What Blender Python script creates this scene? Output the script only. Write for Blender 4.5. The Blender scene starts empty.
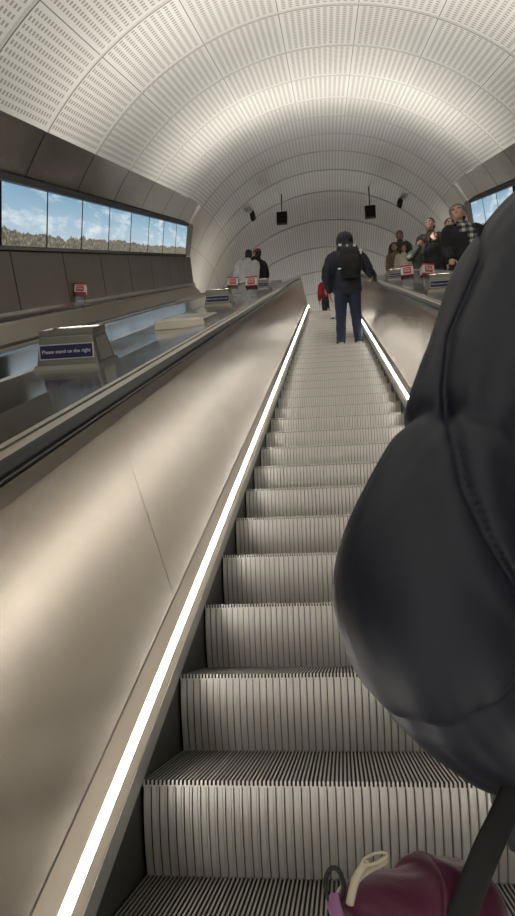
import bpy, bmesh, math, random
from mathutils import Vector, Matrix, Quaternion, noise
random.seed(7)
sc = bpy.context.scene
COL = sc.collection
PI = math.pi
# ------------------------------------------------------------------ frame of the place
A30 = math.radians(30)
CU, SU = math.cos(A30), math.sin(A30)
BN = -1.224            # nosing plane, measured square to the slope from eye height
ZC = 1.53              # eye height above the step stood on
C0 = 0.04              # centre line of the tunnel and of the middle escalator
T1 = 18.15             # where the slope starts to ease off
RHO = 2.7
DL, DR = 2.83, 2.45    # to the neighbouring escalators


def P(x, b, s):
    return Vector((x, s * CU - b * SU, s * SU + b * CU + ZC))


def Q(x, w, t):
    """point at height w above the nosing line, arc length t along it"""
    if t <= T1:
        return P(x, BN + w, t)
    cy, cz = T1 * CU - (BN - RHO) * SU, T1 * SU + (BN - RHO) * CU + ZC
    ang = A30 - (t - T1) / RHO
    if ang > 0:
        return Vector((x, cy - (RHO + w) * math.sin(ang), cz + (RHO + w) * math.cos(ang)))
    ex = (t - T1) - RHO * A30
    return Vector((x, cy + ex, cz + RHO + w))


TL = T1 + RHO * A30                 # landing starts
LAND = Q(0, 0, TL)
Z_LAND = LAND.z


def frange(a, b, n):
    return [a + (b - a) * i / n for i in range(n + 1)]


def TS(a=-3.0, b=TL + 3.0):
    out = [a, T1] if a < T1 else [a]
    out += [T1 + RHO * A30 * i / 10 for i in range(1, 11) if T1 + RHO * A30 * i / 10 > a]
    out.append(b)
    return out


# ------------------------------------------------------------------ materials
def mat(name, col, rough=.5, metal=0., spec=None, emit=None, estr=0., sheen=0., coat=0., trans=0.):
    m = bpy.data.materials.new(name)
    m.use_nodes = True
    b = m.node_tree.nodes['Principled BSDF']
    b.inputs['Base Color'].default_value = (*col, 1)
    b.inputs['Roughness'].default_value = rough
    b.inputs['Metallic'].default_value = metal
    if spec is not None:
        b.inputs['Specular IOR Level'].default_value = spec
    if emit:
        b.inputs['Emission Color'].default_value = (*emit, 1)
        b.inputs['Emission Strength'].default_value = estr
    if sheen:
        b.inputs['Sheen Weight'].default_value = sheen
        b.inputs['Sheen Roughness'].default_value = .4
    if coat:
        b.inputs['Coat Weight'].default_value = coat
    if trans:
        b.inputs['Transmission Weight'].default_value = trans
    return m


class NT:
    """small helper to write node trees"""
    def __init__(s, m):
        s.t = m.node_tree
        s.b = s.t.nodes['Principled BSDF']

    def n(s, kind, **kw):
        x = s.t.nodes.new(kind)
        for k, v in kw.items():
            setattr(x, k, v)
        return x

    def l(s, a, b):
        s.t.links.new(a, b)

    def m(s, op, a, b=None, c=None):
        x = s.n('ShaderNodeMath', operation=op)
        for i, v in enumerate((a, b, c)):
            if v is None:
                continue
            if isinstance(v, (int, float)):
                x.inputs[i].default_value = v
            else:
                s.l(v, x.inputs[i])
        return x.outputs[0]

    def mix(s, f, a, b):
        x = s.n('ShaderNodeMix', data_type='RGBA')
        for i, v in ((0, f), (6, a), (7, b)):
            if isinstance(v, (int, float)):
                x.inputs[i].default_value = v
            elif isinstance(v, tuple):
                x.inputs[i].default_value = (*v, 1)
            else:
                s.l(v, x.inputs[i])
        return x.outputs[2]

    def noise(s, vec, scale, detail=3., rough=.5):
        x = s.n('ShaderNodeTexNoise')
        x.inputs['Scale'].default_value = scale
        x.inputs['Detail'].default_value = detail
        x.inputs['Roughness'].default_value = rough
        if vec is not None:
            s.l(vec, x.inputs['Vector'])
        return x.outputs['Fac']

    def ramp(s, f, stops):
        x = s.n('ShaderNodeValToRGB')
        e = x.color_ramp.elements
        while len(e) < len(stops):
            e.new(.5)
        for i, (p, c) in enumerate(stops):
            e[i].position = p
            e[i].color = (*c, 1)
        s.l(f, x.inputs[0])
        return x.outputs[0]

    def bump(s, h, strength=.3, dist=.002):
        x = s.n('ShaderNodeBump')
        x.inputs['Strength'].default_value = strength
        x.inputs['Distance'].default_value = dist
        s.l(h, x.inputs['Height'])
        s.l(x.outputs[0], s.b.inputs['Normal'])


def brushed(name, col, r0, r1, scale=3., stretch=(1, 1, 1), bump=.0, colvar=.12):
    m = mat(name, col, .3, 1.)
    k = NT(m)
    tc = k.n('ShaderNodeTexCoord').outputs['Object']
    mp = k.n('ShaderNodeMapping')
    mp.inputs['Scale'].default_value = stretch
    k.l(tc, mp.inputs[0])
    f = k.noise(mp.outputs[0], scale, 4)
    g = k.noise(tc, 1.3, 2)
    mr = k.n('ShaderNodeMapRange')
    mr.interpolation_type = 'SMOOTHERSTEP'
    mr.inputs[1].default_value, mr.inputs[2].default_value = .15, .85
    mr.inputs[3].default_value, mr.inputs[4].default_value = r0, r1
    k.l(k.m('MULTIPLY_ADD', f, .5, k.m('MULTIPLY', g, .5)), mr.inputs[0])
    k.l(mr.outputs[0], k.b.inputs['Roughness'])
    dark = tuple(c * (1 - colvar) for c in col)
    k.l(k.mix(f, dark, col), k.b.inputs['Base Color'])
    if bump:
        k.bump(g, bump, .02)
    return m


def cloth(name, col, rough=.75, sheen=.05, nscale=350, bump=.25, var=.25):
    m = mat(name, col, rough, sheen=sheen)
    k = NT(m)
    tc = k.n('ShaderNodeTexCoord').outputs['Object']
    f = k.noise(tc, 9, 3)
    k.l(k.mix(f, tuple(c * (1 - var) for c in col), tuple(min(1, c * (1 + var)) for c in col)), k.b.inputs['Base Color'])
    k.bump(k.noise(tc, nscale, 2), bump, .0015)
    return m


M = {}
M['balustrade'] = brushed('balustrade_steel', (.64, .575, .495), .238, .268, 1.6, (1, 1, 1), 0, .08)
M['trim'] = brushed('trim_steel', (.55, .49, .42), .25, .36, 30, (30, 1, 1))
M['skirt'] = brushed('skirt_steel', (.42, .41, .38), .4, .5, 8)
M['skirt'].node_tree.nodes['Principled BSDF'].inputs['Metallic'].default_value = .6
M['lip'] = brushed('lip_steel', (.62, .57, .49), .32, .42, 8)
M['ledtrim'] = brushed('lamp_trim_steel', (.42, .375, .315), .34, .44, 8)
M['band'] = brushed('band_steel', (.30, .27, .235), .16, .26, 2.5, (1, 1, 1), 0)
M['greywall'] = brushed('grey_wall_panel', (.23, .205, .175), .42, .55, 4)
M['deck'] = brushed('deck_steel', (.44, .45, .46), .10, .2, 2.0, (1, 1, 1), 0)
M['box'] = brushed('box_steel', (.25, .235, .21), .34, .48, 40, (1, 1, 20))
M['boxside'] = brushed('box_side_steel', (.5, .48, .44), .3, .4, 9)
M['rubber'] = mat('handrail_rubber', (.012, .012, .013), .28, 0, .5, coat=.25)
M['black'] = mat('black_metal', (.008, .008, .009), .45)
M['dark'] = mat('dark_gap', (.01, .01, .01), .8)
M['led'] = mat('led_strip', (.9, .9, .85), .4, emit=(1., .95, .87), estr=24.)
M['lens'] = mat('lamp_lens', (.9, .9, .85), .3, emit=(1., .93, .82), estr=2.)
M['alu'] = brushed('step_aluminium', (.74, .71, .66), .36, .52, 14, (1, 1, 1))
M['groove'] = mat('step_groove', (.030, .028, .026), .7, .3)
M['riser_gap'] = mat('riser_gap', (.17, .16, .145), .6, .5)
M['tread'] = mat('step_tread', (.36, .345, .32), .45, .6)
M['guard'] = mat('skirt_guard', (.025, .024, .022), .45)
M['navy'] = mat('sign_navy', (.012, .014, .09), .35)
M['white'] = mat('white_enamel', (.78, .77, .75), .35)
M['red'] = mat('red_enamel', (.52, .03, .05), .35)
M['acrylic'] = mat('clear_acrylic', (.93, .95, .96), .04, trans=.92)
M['floor'] = mat('landing_floor', (.32, .3, .27), .45)
M['rib'] = mat('vault_rib_paint', (.50, .48, .44), .5)
M['ribdark'] = mat('joint_gap', (.09, .08, .07), .7)
for nm, c in dict(skinlight=(.55, .33, .24), skinmid=(.44, .25, .17), skindark=(.30, .16, .11)).items():
    M[nm] = mat(nm, c, .5)
M['eye'] = mat('eye', (.05, .035, .03), .15)
M['lips'] = mat('lips', (.36, .13, .11), .45)
M['hair_black'] = mat('hair_black', (.012, .010, .009), .5, sheen=.1)
M['hair_brown'] = mat('hair_brown', (.045, .025, .016), .5)
M['sole'] = mat('shoe_sole', (.6, .6, .6), .6)
M['shoe'] = mat('shoe_leather', (.02, .02, .025), .5)

# floor speckle
k = NT(M['floor'])
tc = k.n('ShaderNodeTexCoord').outputs['Object']
k.l(k.mix(k.noise(tc, 40, 4), (.24, .22, .2), (.4, .37, .33)), k.b.inputs['Base Color'])

M['alu'].node_tree.nodes['Principled BSDF'].inputs['Metallic'].default_value = .55
# vault panels: perforated cream enamel, slots in rows along the tunnel


def vault_material(slots):
    m = mat('vault_panel_slotted' if slots else 'vault_panel_plain', (.62, .60, .55), .42)
    k = NT(m)
    uv = k.n('ShaderNodeUVMap').outputs[0]
    sp = k.n('ShaderNodeSeparateXYZ')
    k.l(uv, sp.inputs[0])
    fu, fv = k.m('FRACT', sp.outputs[0]), k.m('FRACT', sp.outputs[1])
    du = k.m('ABSOLUTE', k.m('SUBTRACT', fu, .5))
    dv = k.m('ABSOLUTE', k.m('SUBTRACT', fv, .5))
    jl = k.m('GREATER_THAN', du, .4945)
    tc = k.n('ShaderNodeTexCoord').outputs['Object']
    cell = k.n('ShaderNodeTexWhiteNoise', noise_dimensions='2D')
    fl = k.n('ShaderNodeVectorMath', operation='FLOOR')
    k.l(uv, fl.inputs[0])
    k.l(fl.outputs[0], cell.inputs['Vector'])
    base = k.mix(cell.outputs[0], (.63, .615, .57), (.69, .675, .625))
    if not slots:
        base = k.mix(cell.outputs[0], (.52, .48, .41), (.58, .535, .455))
    base = k.mix(k.m('MULTIPLY', k.noise(tc, .7, 3), .25), base, (.5, .47, .42))
    if slots:
        NR, NV = 11., 22.
        ru = k.m('ABSOLUTE', k.m('SUBTRACT', k.m('FRACT', k.m('MULTIPLY', k.m('DIVIDE', k.m('SUBTRACT', fu, .04), .92), NR)), .5))
        rv = k.m('ABSOLUTE', k.m('SUBTRACT', k.m('FRACT', k.m('MULTIPLY', k.m('DIVIDE', k.m('SUBTRACT', fv, .045), .91), NV)), .5))
        ins = k.m('MULTIPLY', k.m('LESS_THAN', du, .46), k.m('LESS_THAN', dv, .455))
        s = k.m('MULTIPLY', k.m('MULTIPLY', k.m('LESS_THAN', ru, .27), k.m('LESS_THAN', rv, .26)), ins)
        base = k.mix(s, base, (.30, .275, .235))
    base = k.mix(jl, base, (.12, .11, .095))
    k.l(base, k.b.inputs['Base Color'])
    return m


M['vault'] = vault_material(True)
M['vaultplain'] = vault_material(False)


def screen_material():
    m = mat('screen_panorama', (.01, .01, .012), .12)
    k = NT(m)
    uv = k.n('ShaderNodeUVMap').outputs[0]
    sp = k.n('ShaderNodeSeparateXYZ')
    k.l(uv, sp.inputs[0])
    u, v = sp.outputs[0], sp.outputs[1]
    # u runs in screen widths, v 0..1
    cl = k.n('ShaderNodeMapping')
    cl.inputs['Scale'].default_value = (.8, 1.7, 1)
    k.l(uv, cl.inputs[0])
    c1 = k.noise(cl.outputs[0], 1.9, 6, .6)
    sky = k.ramp(v, [(0., (.54, .62, .66)), (.4, (.40, .55, .67)), (1., (.22, .40, .55))])
    cloud = k.ramp(c1, [(.50, (0, 0, 0)), (.68, (1, 1, 1))])
    sky = k.mix(cloud, sky, (.72, .80, .84))
    tn = k.n('ShaderNodeMapping')
    tn.inputs['Scale'].default_value = (6, 3.6, 1)
    k.l(uv, tn.inputs[0])
    sk = k.noise(tn.outputs[0], 1., 5, .7)
    big = k.noise(cl.outputs[0], 1.1, 2)
    line = k.m('ADD', k.m('MULTIPLY_ADD', sk, .34, -.06), k.m('MULTIPLY', big, .24))
    town = k.m('LESS_THAN', v, line)
    tcol = k.ramp(k.noise(tn.outputs[0], 3.2, 5, .75), [(.3, (.03, .05, .06)), (.48, (.12, .11, .08)), (.6, (.30, .27, .2)), (.72, (.5, .52, .5))])
    col = k.mix(town, sky, tcol)
    k.l(col, k.b.inputs['Emission Color'])
    k.b.inputs['Emission Strength'].default_value = .95
    return m


M['screen'] = screen_material()


# ------------------------------------------------------------------ objects
def link(name, me, m=None, parent=None):
    o = bpy.data.objects.new(name, me)
    COL.objects.link(o)
    if m is not None:
        for x in (m if isinstance(m, (list, tuple)) else [m]):
            me.materials.append(x)
    if parent is not None:
        o.parent = parent
        o.matrix_parent_inverse = parent.matrix_basis.inverted()
    return o


def tag(o, label, cat, group=None):
    o['label'] = label
    o['category'] = cat
    if group:
        o['group'] = group
    return o


def empty(name, loc, label, cat, group=None):
    o = bpy.data.objects.new(name, None)
    o.empty_display_size = .1
    COL.objects.link(o)
    o.location = loc
    return tag(o, label, cat, group)


def struct(o):
    o['kind'] = 'structure'
    return o


def mesh(name, verts, faces, smooth=False, mi=None, uvs=None):
    me = bpy.data.meshes.new(name)
    me.from_pydata([tuple(v) for v in verts], [], faces)
    me.update()
    if smooth:
        for p in me.polygons:
            p.use_smooth = True
    if mi:
        for p, i in zip(me.polygons, mi):
            p.material_index = i
    if uvs:
        l = me.uv_layers.new(name='UVMap')
        for p in me.polygons:
            for li in p.loop_indices:
                l.data[li].uv = uvs[me.loops[li].vertex_index]
    return me


def fixn(me):
    bm = bmesh.new()
    bm.from_mesh(me)
    bmesh.ops.recalc_face_normals(bm, faces=bm.faces)
    bm.to_mesh(me)
    bm.free()
    return me


def sweep(prof, ts, fn=Q, gaps=None):
    """closed profile [(x,w)...] swept over stations; returns verts, faces"""
    vs, fs = [], []
    n = len(prof)
    for t in ts:
        for x, w in prof:
            vs.append(fn(x, w, t))
    for i in range(len(ts) - 1):
        for j in range(n):
            a, b = i * n + j, i * n + (j + 1) % n
            fs.append((a, b, b + n, a + n))
    fs.append(tuple(range(n - 1, -1, -1)))
    fs.append(tuple(range((len(ts) - 1) * n, len(ts) * n)))
    return vs, fs


def merge(parts):
    V, F = [], []
    for v, f in parts:
        o = len(V)
        V += list(v)
        F += [tuple(i + o for i in q) for q in f]
    return V, F


def box_vf(c, size, rot=None):
    sx, sy, sz = (s / 2 for s in size)
    vs = [Vector((x, y, z)) for x in (-sx, sx) for y in (-sy, sy) for z in (-sz, sz)]
    if rot is not None:
        vs = [rot @ v for v in vs]
    vs = [v + Vector(c) for v in vs]
    return vs, [(0, 1, 3, 2), (4, 6, 7, 5), (0, 4, 5, 1), (2, 3, 7, 6), (0, 2, 6, 4), (1, 5, 7, 3)]


def bevel(o, w=.004, seg=2):
    md = o.modifiers.new('bevel', 'BEVEL')
    md.width = w
    md.segments = seg
    md.limit_method = 'ANGLE'
    md.angle_limit = .6
    return o


def text_obj(name, body, size, origin, ux, uz, m, parent, spacing=1.0, bold=0.):
    """text lying in the plane (ux right, uz up), centred on origin"""
    cu = bpy.data.curves.new(name, 'FONT')
    cu.body = body
    cu.size = size
    cu.align_x = 'CENTER'
    cu.align_y = 'CENTER'
    cu.extrude = .0006
    cu.offset = bold
    cu.space_character = spacing
    t = bpy.data.objects.new(name, cu)
    COL.objects.link(t)
    dg = bpy.context.evaluated_depsgraph_get()
    me = bpy.data.meshes.new_from_object(t.evaluated_get(dg))
    bpy.data.objects.remove(t)
    ux, uz = ux.normalized(), uz.normalized()
    nn = ux.cross(uz)
    rot = Matrix((ux, uz, nn)).transposed().to_4x4()
    me.transform(Matrix.Translation(origin) @ rot)
    me.materials.clear()
    return link(name, me, m, parent)


# ------------------------------------------------------------------ the vault
R_V, CB = 4.17, -.96
crown_b = R_V + CB
PITCH = 1.78
stations = []       # (crown point (y,z), slope)
pts = []
for i in range(-16, 1):
    s = 17.4 + i * PITCH
    pts.append((s * CU - crown_b * SU, s * SU + crown_b * CU + ZC))
sl = [27, 25, 21, 15, 3, 0, 0, 0, 0, 0, 0]
for a in sl:
    y, z = pts[-1]
    pts.append((y + PITCH * math.cos(math.radians(a)), z + PITCH * math.sin(math.radians(a))))
N_INC = 16          # index of the ring at s = 17.4


def crown(f):
    i = max(0, min(len(pts) - 2, int(math.floor(f))))
    t = f - i
    p = [pts[max(0, min(len(pts) - 1, i + d))] for d in (-1, 0, 1, 2)]
    if i == 0:
        p[0] = (2 * p[1][0] - p[2][0], 2 * p[1][1] - p[2][1])
    if i == len(pts) - 2:
        p[3] = (2 * p[2][0] - p[1][0], 2 * p[2][1] - p[1][1])

    def cr(k):
        a, b, c, d = (q[k] for q in p)
        return .5 * (2 * b + (c - a) * t + (2 * a - 5 * b + 4 * c - d) * t * t + (3 * b - a - 3 * c + d) * t ** 3)

    def dr(k):
        a, b, c, d = (q[k] for q in p)
        return .5 * ((c - a) + 2 * (2 * a - 5 * b + 4 * c - d) * t + 3 * (3 * b - a - 3 * c + d) * t * t)
    return Vector((0, cr(0), cr(1))), Vector((0, dr(0), dr(1))).normalized()


def vault_pt(f, th, dr=0.):
    c, tg = crown(f)
    nn = Vector((0, -tg.z, tg.y))
    cen = c - nn * R_V
    r = R_V + dr
    return cen + nn * (r * math.cos(th)) + Vector((C0 + r * math.sin(th), 0, 0))


DT = math.radians(14.45)


def vault_patch(f0, f1, th0, th1, nf, nt, dr=0.):
    vs, uv, fs = [], [], []
    for i in range(nf + 1):
        f = f0 + (f1 - f0) * i / nf
        for j in range(nt + 1):
            th = th0 + (th1 - th0) * j / nt
            vs.append(vault_pt(f, th, dr))
            uv.append((th / DT + 100.5, f + 100))
    for i in range(nf):
        for j in range(nt):
            a = i * (nt + 1) + j
            fs.append((a, a + 1, a + nt + 2, a + nt + 1))
    return vs, fs, uv


V, F, MI, UV = [], [], [], []


def addp(v, f, uv, mi):
    o = len(V)
    V.extend(v)
    UV.extend(uv)
    F.extend([tuple(i + o for i in q) for q in f])
    MI.extend([mi] * len(f))


LASTF = len(pts) - 1
addp(*vault_patch(0, LASTF, -3.5 * DT, 3.5 * DT, LASTF * 6, 56), 0)
for sg in (-1, 1):
    addp(*vault_patch(N_INC + .82, LASTF, sg * 3.5 * DT, sg * 8.0 * DT, (LASTF - N_INC - 1) * 6, 30), 1)
# ring ribs (raised strips over the panel joints)
for k_ in range(0, LASTF + 1):
    rng = 3.5 if k_ <= N_INC + .9 else 8.0
    nt = 56 if rng < 4 else 110
    hw, dep = .013, .008
    vs, fs = [], []
    for j in range(nt + 1):
        th = -rng * DT + 2 * rng * DT * j / nt
        c, tg = crown(k_)
        for (df, dr) in ((-hw * 1.5, .0), (-hw, -dep), (hw, -dep), (hw * 1.5, .0)):
            vs.append(vault_pt(k_, th, dr) + tg * df * 1.5)
    for j in range(nt):
        for q in range(3):
            a = j * 4 + q
            fs.append((a, a + 1, a + 5, a + 4))
    addp(vs, fs, [(0, 0)] * len(vs), 2)
    vs, fs = [], []
    for j in range(nt + 1):
        th = -rng * DT + 2 * rng * DT * j / nt
        c, tg = crown(k_)
        for df in (.028, .052):
            vs.append(vault_pt(k_, th, -.003) + tg * df)
    for j in range(nt):
        fs.append((j * 2, j * 2 + 1, j * 2 + 3, j * 2 + 2))
    addp(vs, fs, [(0, 0)] * len(vs), 3)
me = mesh('ceiling', V, F, True, MI, UV)
ceiling = struct(link('ceiling', me, [M['vault'], M['vaultplain'], M['rib'], M['ribdark']]))

# ------------------------------------------------------------------ side walls: steel band, black header, grey panels
SW0, SW1 = -11.08, 19.15


def wall(side):
    sg = -1 if side == 'left' else 1

    def X(x):
        return C0 + sg * x
    parts, mis = [], []

    def add(prof, s0, s1, mi):
        v, f = sweep([(X(x), b) for x, b in prof], [s0, s1], P)
        parts.append((v, f))
        mis.extend([mi] * len(f))
    th_t, th_b = 3.5 * DT, math.acos((1.2 - CB) / R_V)
    # dark backing behind everything
    add([(3.285, 1.70), (3.46, 1.47), (3.64, 1.205), (3.72, 1.1), (3.80, .40), (3.80, -.5), (3.95, -.5), (3.95, 1.2), (3.40, 1.78)], SW0, SW1, 2)
    # polished band panels, one per ring
    s = 17.4 - 16 * PITCH
    while s < SW1 - .1:
        e = min(s + PITCH, SW1)
        prof = [(R_V * math.sin(a), CB + R_V * math.cos(a)) for a in frange(th_t, th_b, 5)]
        prof += [(x + .03, b + .02) for x, b in reversed(prof)]
        add(prof, s + .012, e - .012, 0)
        s = e
    # black header and sill of the screen ribbon
    add([(3.50, 1.195), (3.515, 1.115), (3.66, 1.115), (3.66, 1.195)], SW0, 18.42, 3)
    add([(3.66, .43), (3.64, .39), (3.80, .39), (3.80, .43)], SW0, 18.42, 3)
    # steel end panel after the last screen
    add([(3.52, 1.19), (3.70, .40), (3.74, .40), (3.60, 1.19)], 18.44, SW1, 0)
    # grey panels under the screens
    s = 18.0 - 1.66 * 17
    while s < SW1 - .1:
        e = min(s + 1.66, SW1)
        add([(3.69, .375), (3.665, -.30), (3.72, -.30), (3.74, .375)], s + .014, e - .014, 1)
        s = e
    # kerb at the foot
    add([(3.665, -.30), (3.62, -.335), (3.62, -.45), (3.78, -.45), (3.78, -.30)], SW0, SW1, 4)
    V_, F_ = merge(parts)
    me = fixn(mesh('wall_' + side, V_, F_, False, mis))
    return struct(link('wall_' + side, me, [M['band'], M['greywall'], M['dark'], M['black'], M['trim']]))


wall('left')
wall('right')

# landing floor
vs, fs = box_vf((C0, (LAND.y + 32.5) / 2 + .6, Z_LAND - .1), (8.4, 32.5 - LAND.y, .19))
struct(link('floor', mesh('floor', vs, fs), M['floor']))
# unseen base under all three machines, added to stop light from below
vs, fs = sweep([(C0 - 3.9, -.62), (C0 + 3.9, -.62), (C0 + 3.9, -.75), (C0 - 3.9, -.75)], TS(-11.5, TL + .2))
struct(link('floor', fixn(mesh('floor', vs, fs)), M['dark']))
# unseen end wall added to cut light on the risers, open below
rim = [vault_pt(0, -3.5 * DT + 7 * DT * j / 60) for j in range(61)]
rim = [p for p in rim if p.z > P(0, BN, -11.08).z + 3.3]
n_ = len(rim)
vs = rim + [p - Vector((0, .2, 0)) for p in rim]
fs = [tuple(range(n_)), tuple(range(2 * n_ - 1, n_ - 1, -1))] + [(j, (j + 1) % n_, n_ + (j + 1) % n_, n_ + j) for j in range(n_)]
struct(link('wall_light_block', fixn(mesh('wall_light_block', vs, fs)), M['rib']))

# ------------------------------------------------------------------ advert screens
ORD = ['', 'second', 'third', 'fourth', 'fifth', 'sixth', 'seventh', 'eighth']
SP = 1.327


def screen(side, i, label):
    sg = -1 if side == 'left' else 1
    s1 = 18.40 - SP * i
    s0 = s1 - SP
    X = lambda x: C0 + sg * x
    root = empty('advert_screen', P(X(3.66), .42, (s0 + s1) / 2), label, 'screen', 'advert screens in the %s wall ribbon' % side)
    xt, bt, xb, bb = 3.545, 1.105, 3.665, .44
    # display panel: solid slab
    prof = [(X(xt), bt), (X(xb), bb), (X(xb + .04), bb), (X(xt + .04), bt)]
    g = .018
    vs, fs = sweep(prof, [s0 + g, s1 - g], P)
    uv = []
    for t in (s0 + g, s1 - g):
        uu = t / SP * (-sg)
        uv += [(uu, 1), (uu, 0), (uu, 0), (uu, 1)]
    link('display', fixn(mesh('display', vs, fs, uvs=uv)), M['screen'], root)
    for a, b in ((s0 + .001, s0 + g - .002), (s1 - g + .002, s1 - .001)):
        pr = [(X(xt - .004), bt + .004), (X(xb - .004), bb - .004), (X(xb + .05), bb - .004), (X(xt + .05), bt + .004)]
        link('bezel', fixn(mesh('bezel', *sweep(pr, [a, b], P))), M['black'], root)


NAMES_L = ['endmost narrow-looking screen at the upper end of the left wall ribbon',
           'second screen from the upper end of the left wall ribbon, pale sky picture',
           'third screen from the upper end of the left wall ribbon, pale sky picture',
           'fourth screen from the upper end of the left wall ribbon, pale sky picture',
           'fifth screen from the upper end of the left wall ribbon, blue sky picture',
           'sixth screen from the upper end, third from the left photo edge, blue sky picture',
           'seventh screen from the upper end, second from the left photo edge, town picture',
           'largest screen in view, cut by the left photo edge, blue sky picture']
for i, nm in enumerate(NAMES_L):
    screen('left', i, nm)
for i, nm in enumerate(['endmost blue screen on the right wall, just behind the man in the grey beanie',
                        'second blue screen on the right wall, just above the big dark jacket',
                        'third blue screen on the right wall, cut by the right photo edge']):
    screen('right', i, nm)

# ------------------------------------------------------------------ escalator steps (one shared mesh)
SWID = 1.112


def step_mesh():
    vs, fs, mi = [], [], []
    n = 106
    p = SWID / n
    d = .009
    x0 = -SWID / 2

    def strip(cols, rows, fn, mats):
        o = len(vs)
        for r in rows:
            for c in cols:
                vs.append(fn(c, r))
        nc = len(cols)
        for i in range(len(rows) - 1):
            for j in range(nc - 1):
                fs.append((o + i * nc + j, o + i * nc + j + 1, o + (i + 1) * nc + j + 1, o + (i + 1) * nc + j))
                mi.append(mats(j))
    cols = []
    for i in range(n):
        a = x0 + i * p
        cols += [(a, 0), (a + .5 * p, 0), (a + .5 * p, -d), (a + p, -d)]
    strip(cols, [0, .472], lambda c, r: (c[0], r, c[1]), lambda j: 1 if j % 4 in (1, 2, 3) else 3)
    # tooth fronts
    for i in range(n):
        a = x0 + i * p
        o = len(vs)
        vs.extend([(a, 0, 0), (a + .5 * p, 0, 0), (a + .5 * p, 0, -.016), (a, 0, -.016)])
        fs.append((o, o + 3, o + 2, o + 1))
        mi.append(0)
    # riser: broader ridges, leaning back towards its foot
    p2 = SWID / 53
    cols = []
    for i in range(53):
        a = x0 + i * p2
        cols += [(a, 0), (a + .10 * p2, -.005), (a + .60 * p2, -.0045), (a + .66 * p2, -.001), (a + .90 * p2, -.001), (a + .93 * p2, .003)]
    cols.append((x0 + SWID, 0))
    rows = frange(0, 1, 6)
    H = .2345

    def rf(c, r):
        return (c[0], .007 + .055 * r ** 2 + c[1], -.012 - (H - .012) * r)
    strip(cols, rows, rf, lambda j: 2 if j % 6 in (4, 5) else 0)
    # solid body behind
    o = len(vs)
    b = [(x0, .012, -.012), (-x0, .012, -.012), (-x0, .472, -.012), (x0, .472, -.012),
         (x0, .075, -H), (-x0, .075, -H), (-x0, .472, -.06), (x0, .472, -.06)]
    vs.extend(b)
    for q in ((0, 3, 2, 1), (4, 5, 6, 7), (0, 1, 5, 4), (2, 3, 7, 6), (0, 4, 7, 3), (1, 2, 6, 5)):
        fs.append(tuple(o + i for i in q))
        mi.append(1)
    return mesh('step', vs, fs, False, mi)


STEP = step_mesh()
STEP.materials.append(M['alu'])
STEP.materials.append(M['groove'])
STEP.materials.append(M['riser_gap'])
STEP.materials.append(M['tread'])
S_STEP = .4 / CU
S_FIRST = 1.834 * CU + (-.3546) * SU      # nosing of step 0 along the slope


def solid(name, prof, ts, m, parent, smooth=False):
    return link(name, fixn(mesh(name, *sweep(prof, ts), smooth)), m, parent)


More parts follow.
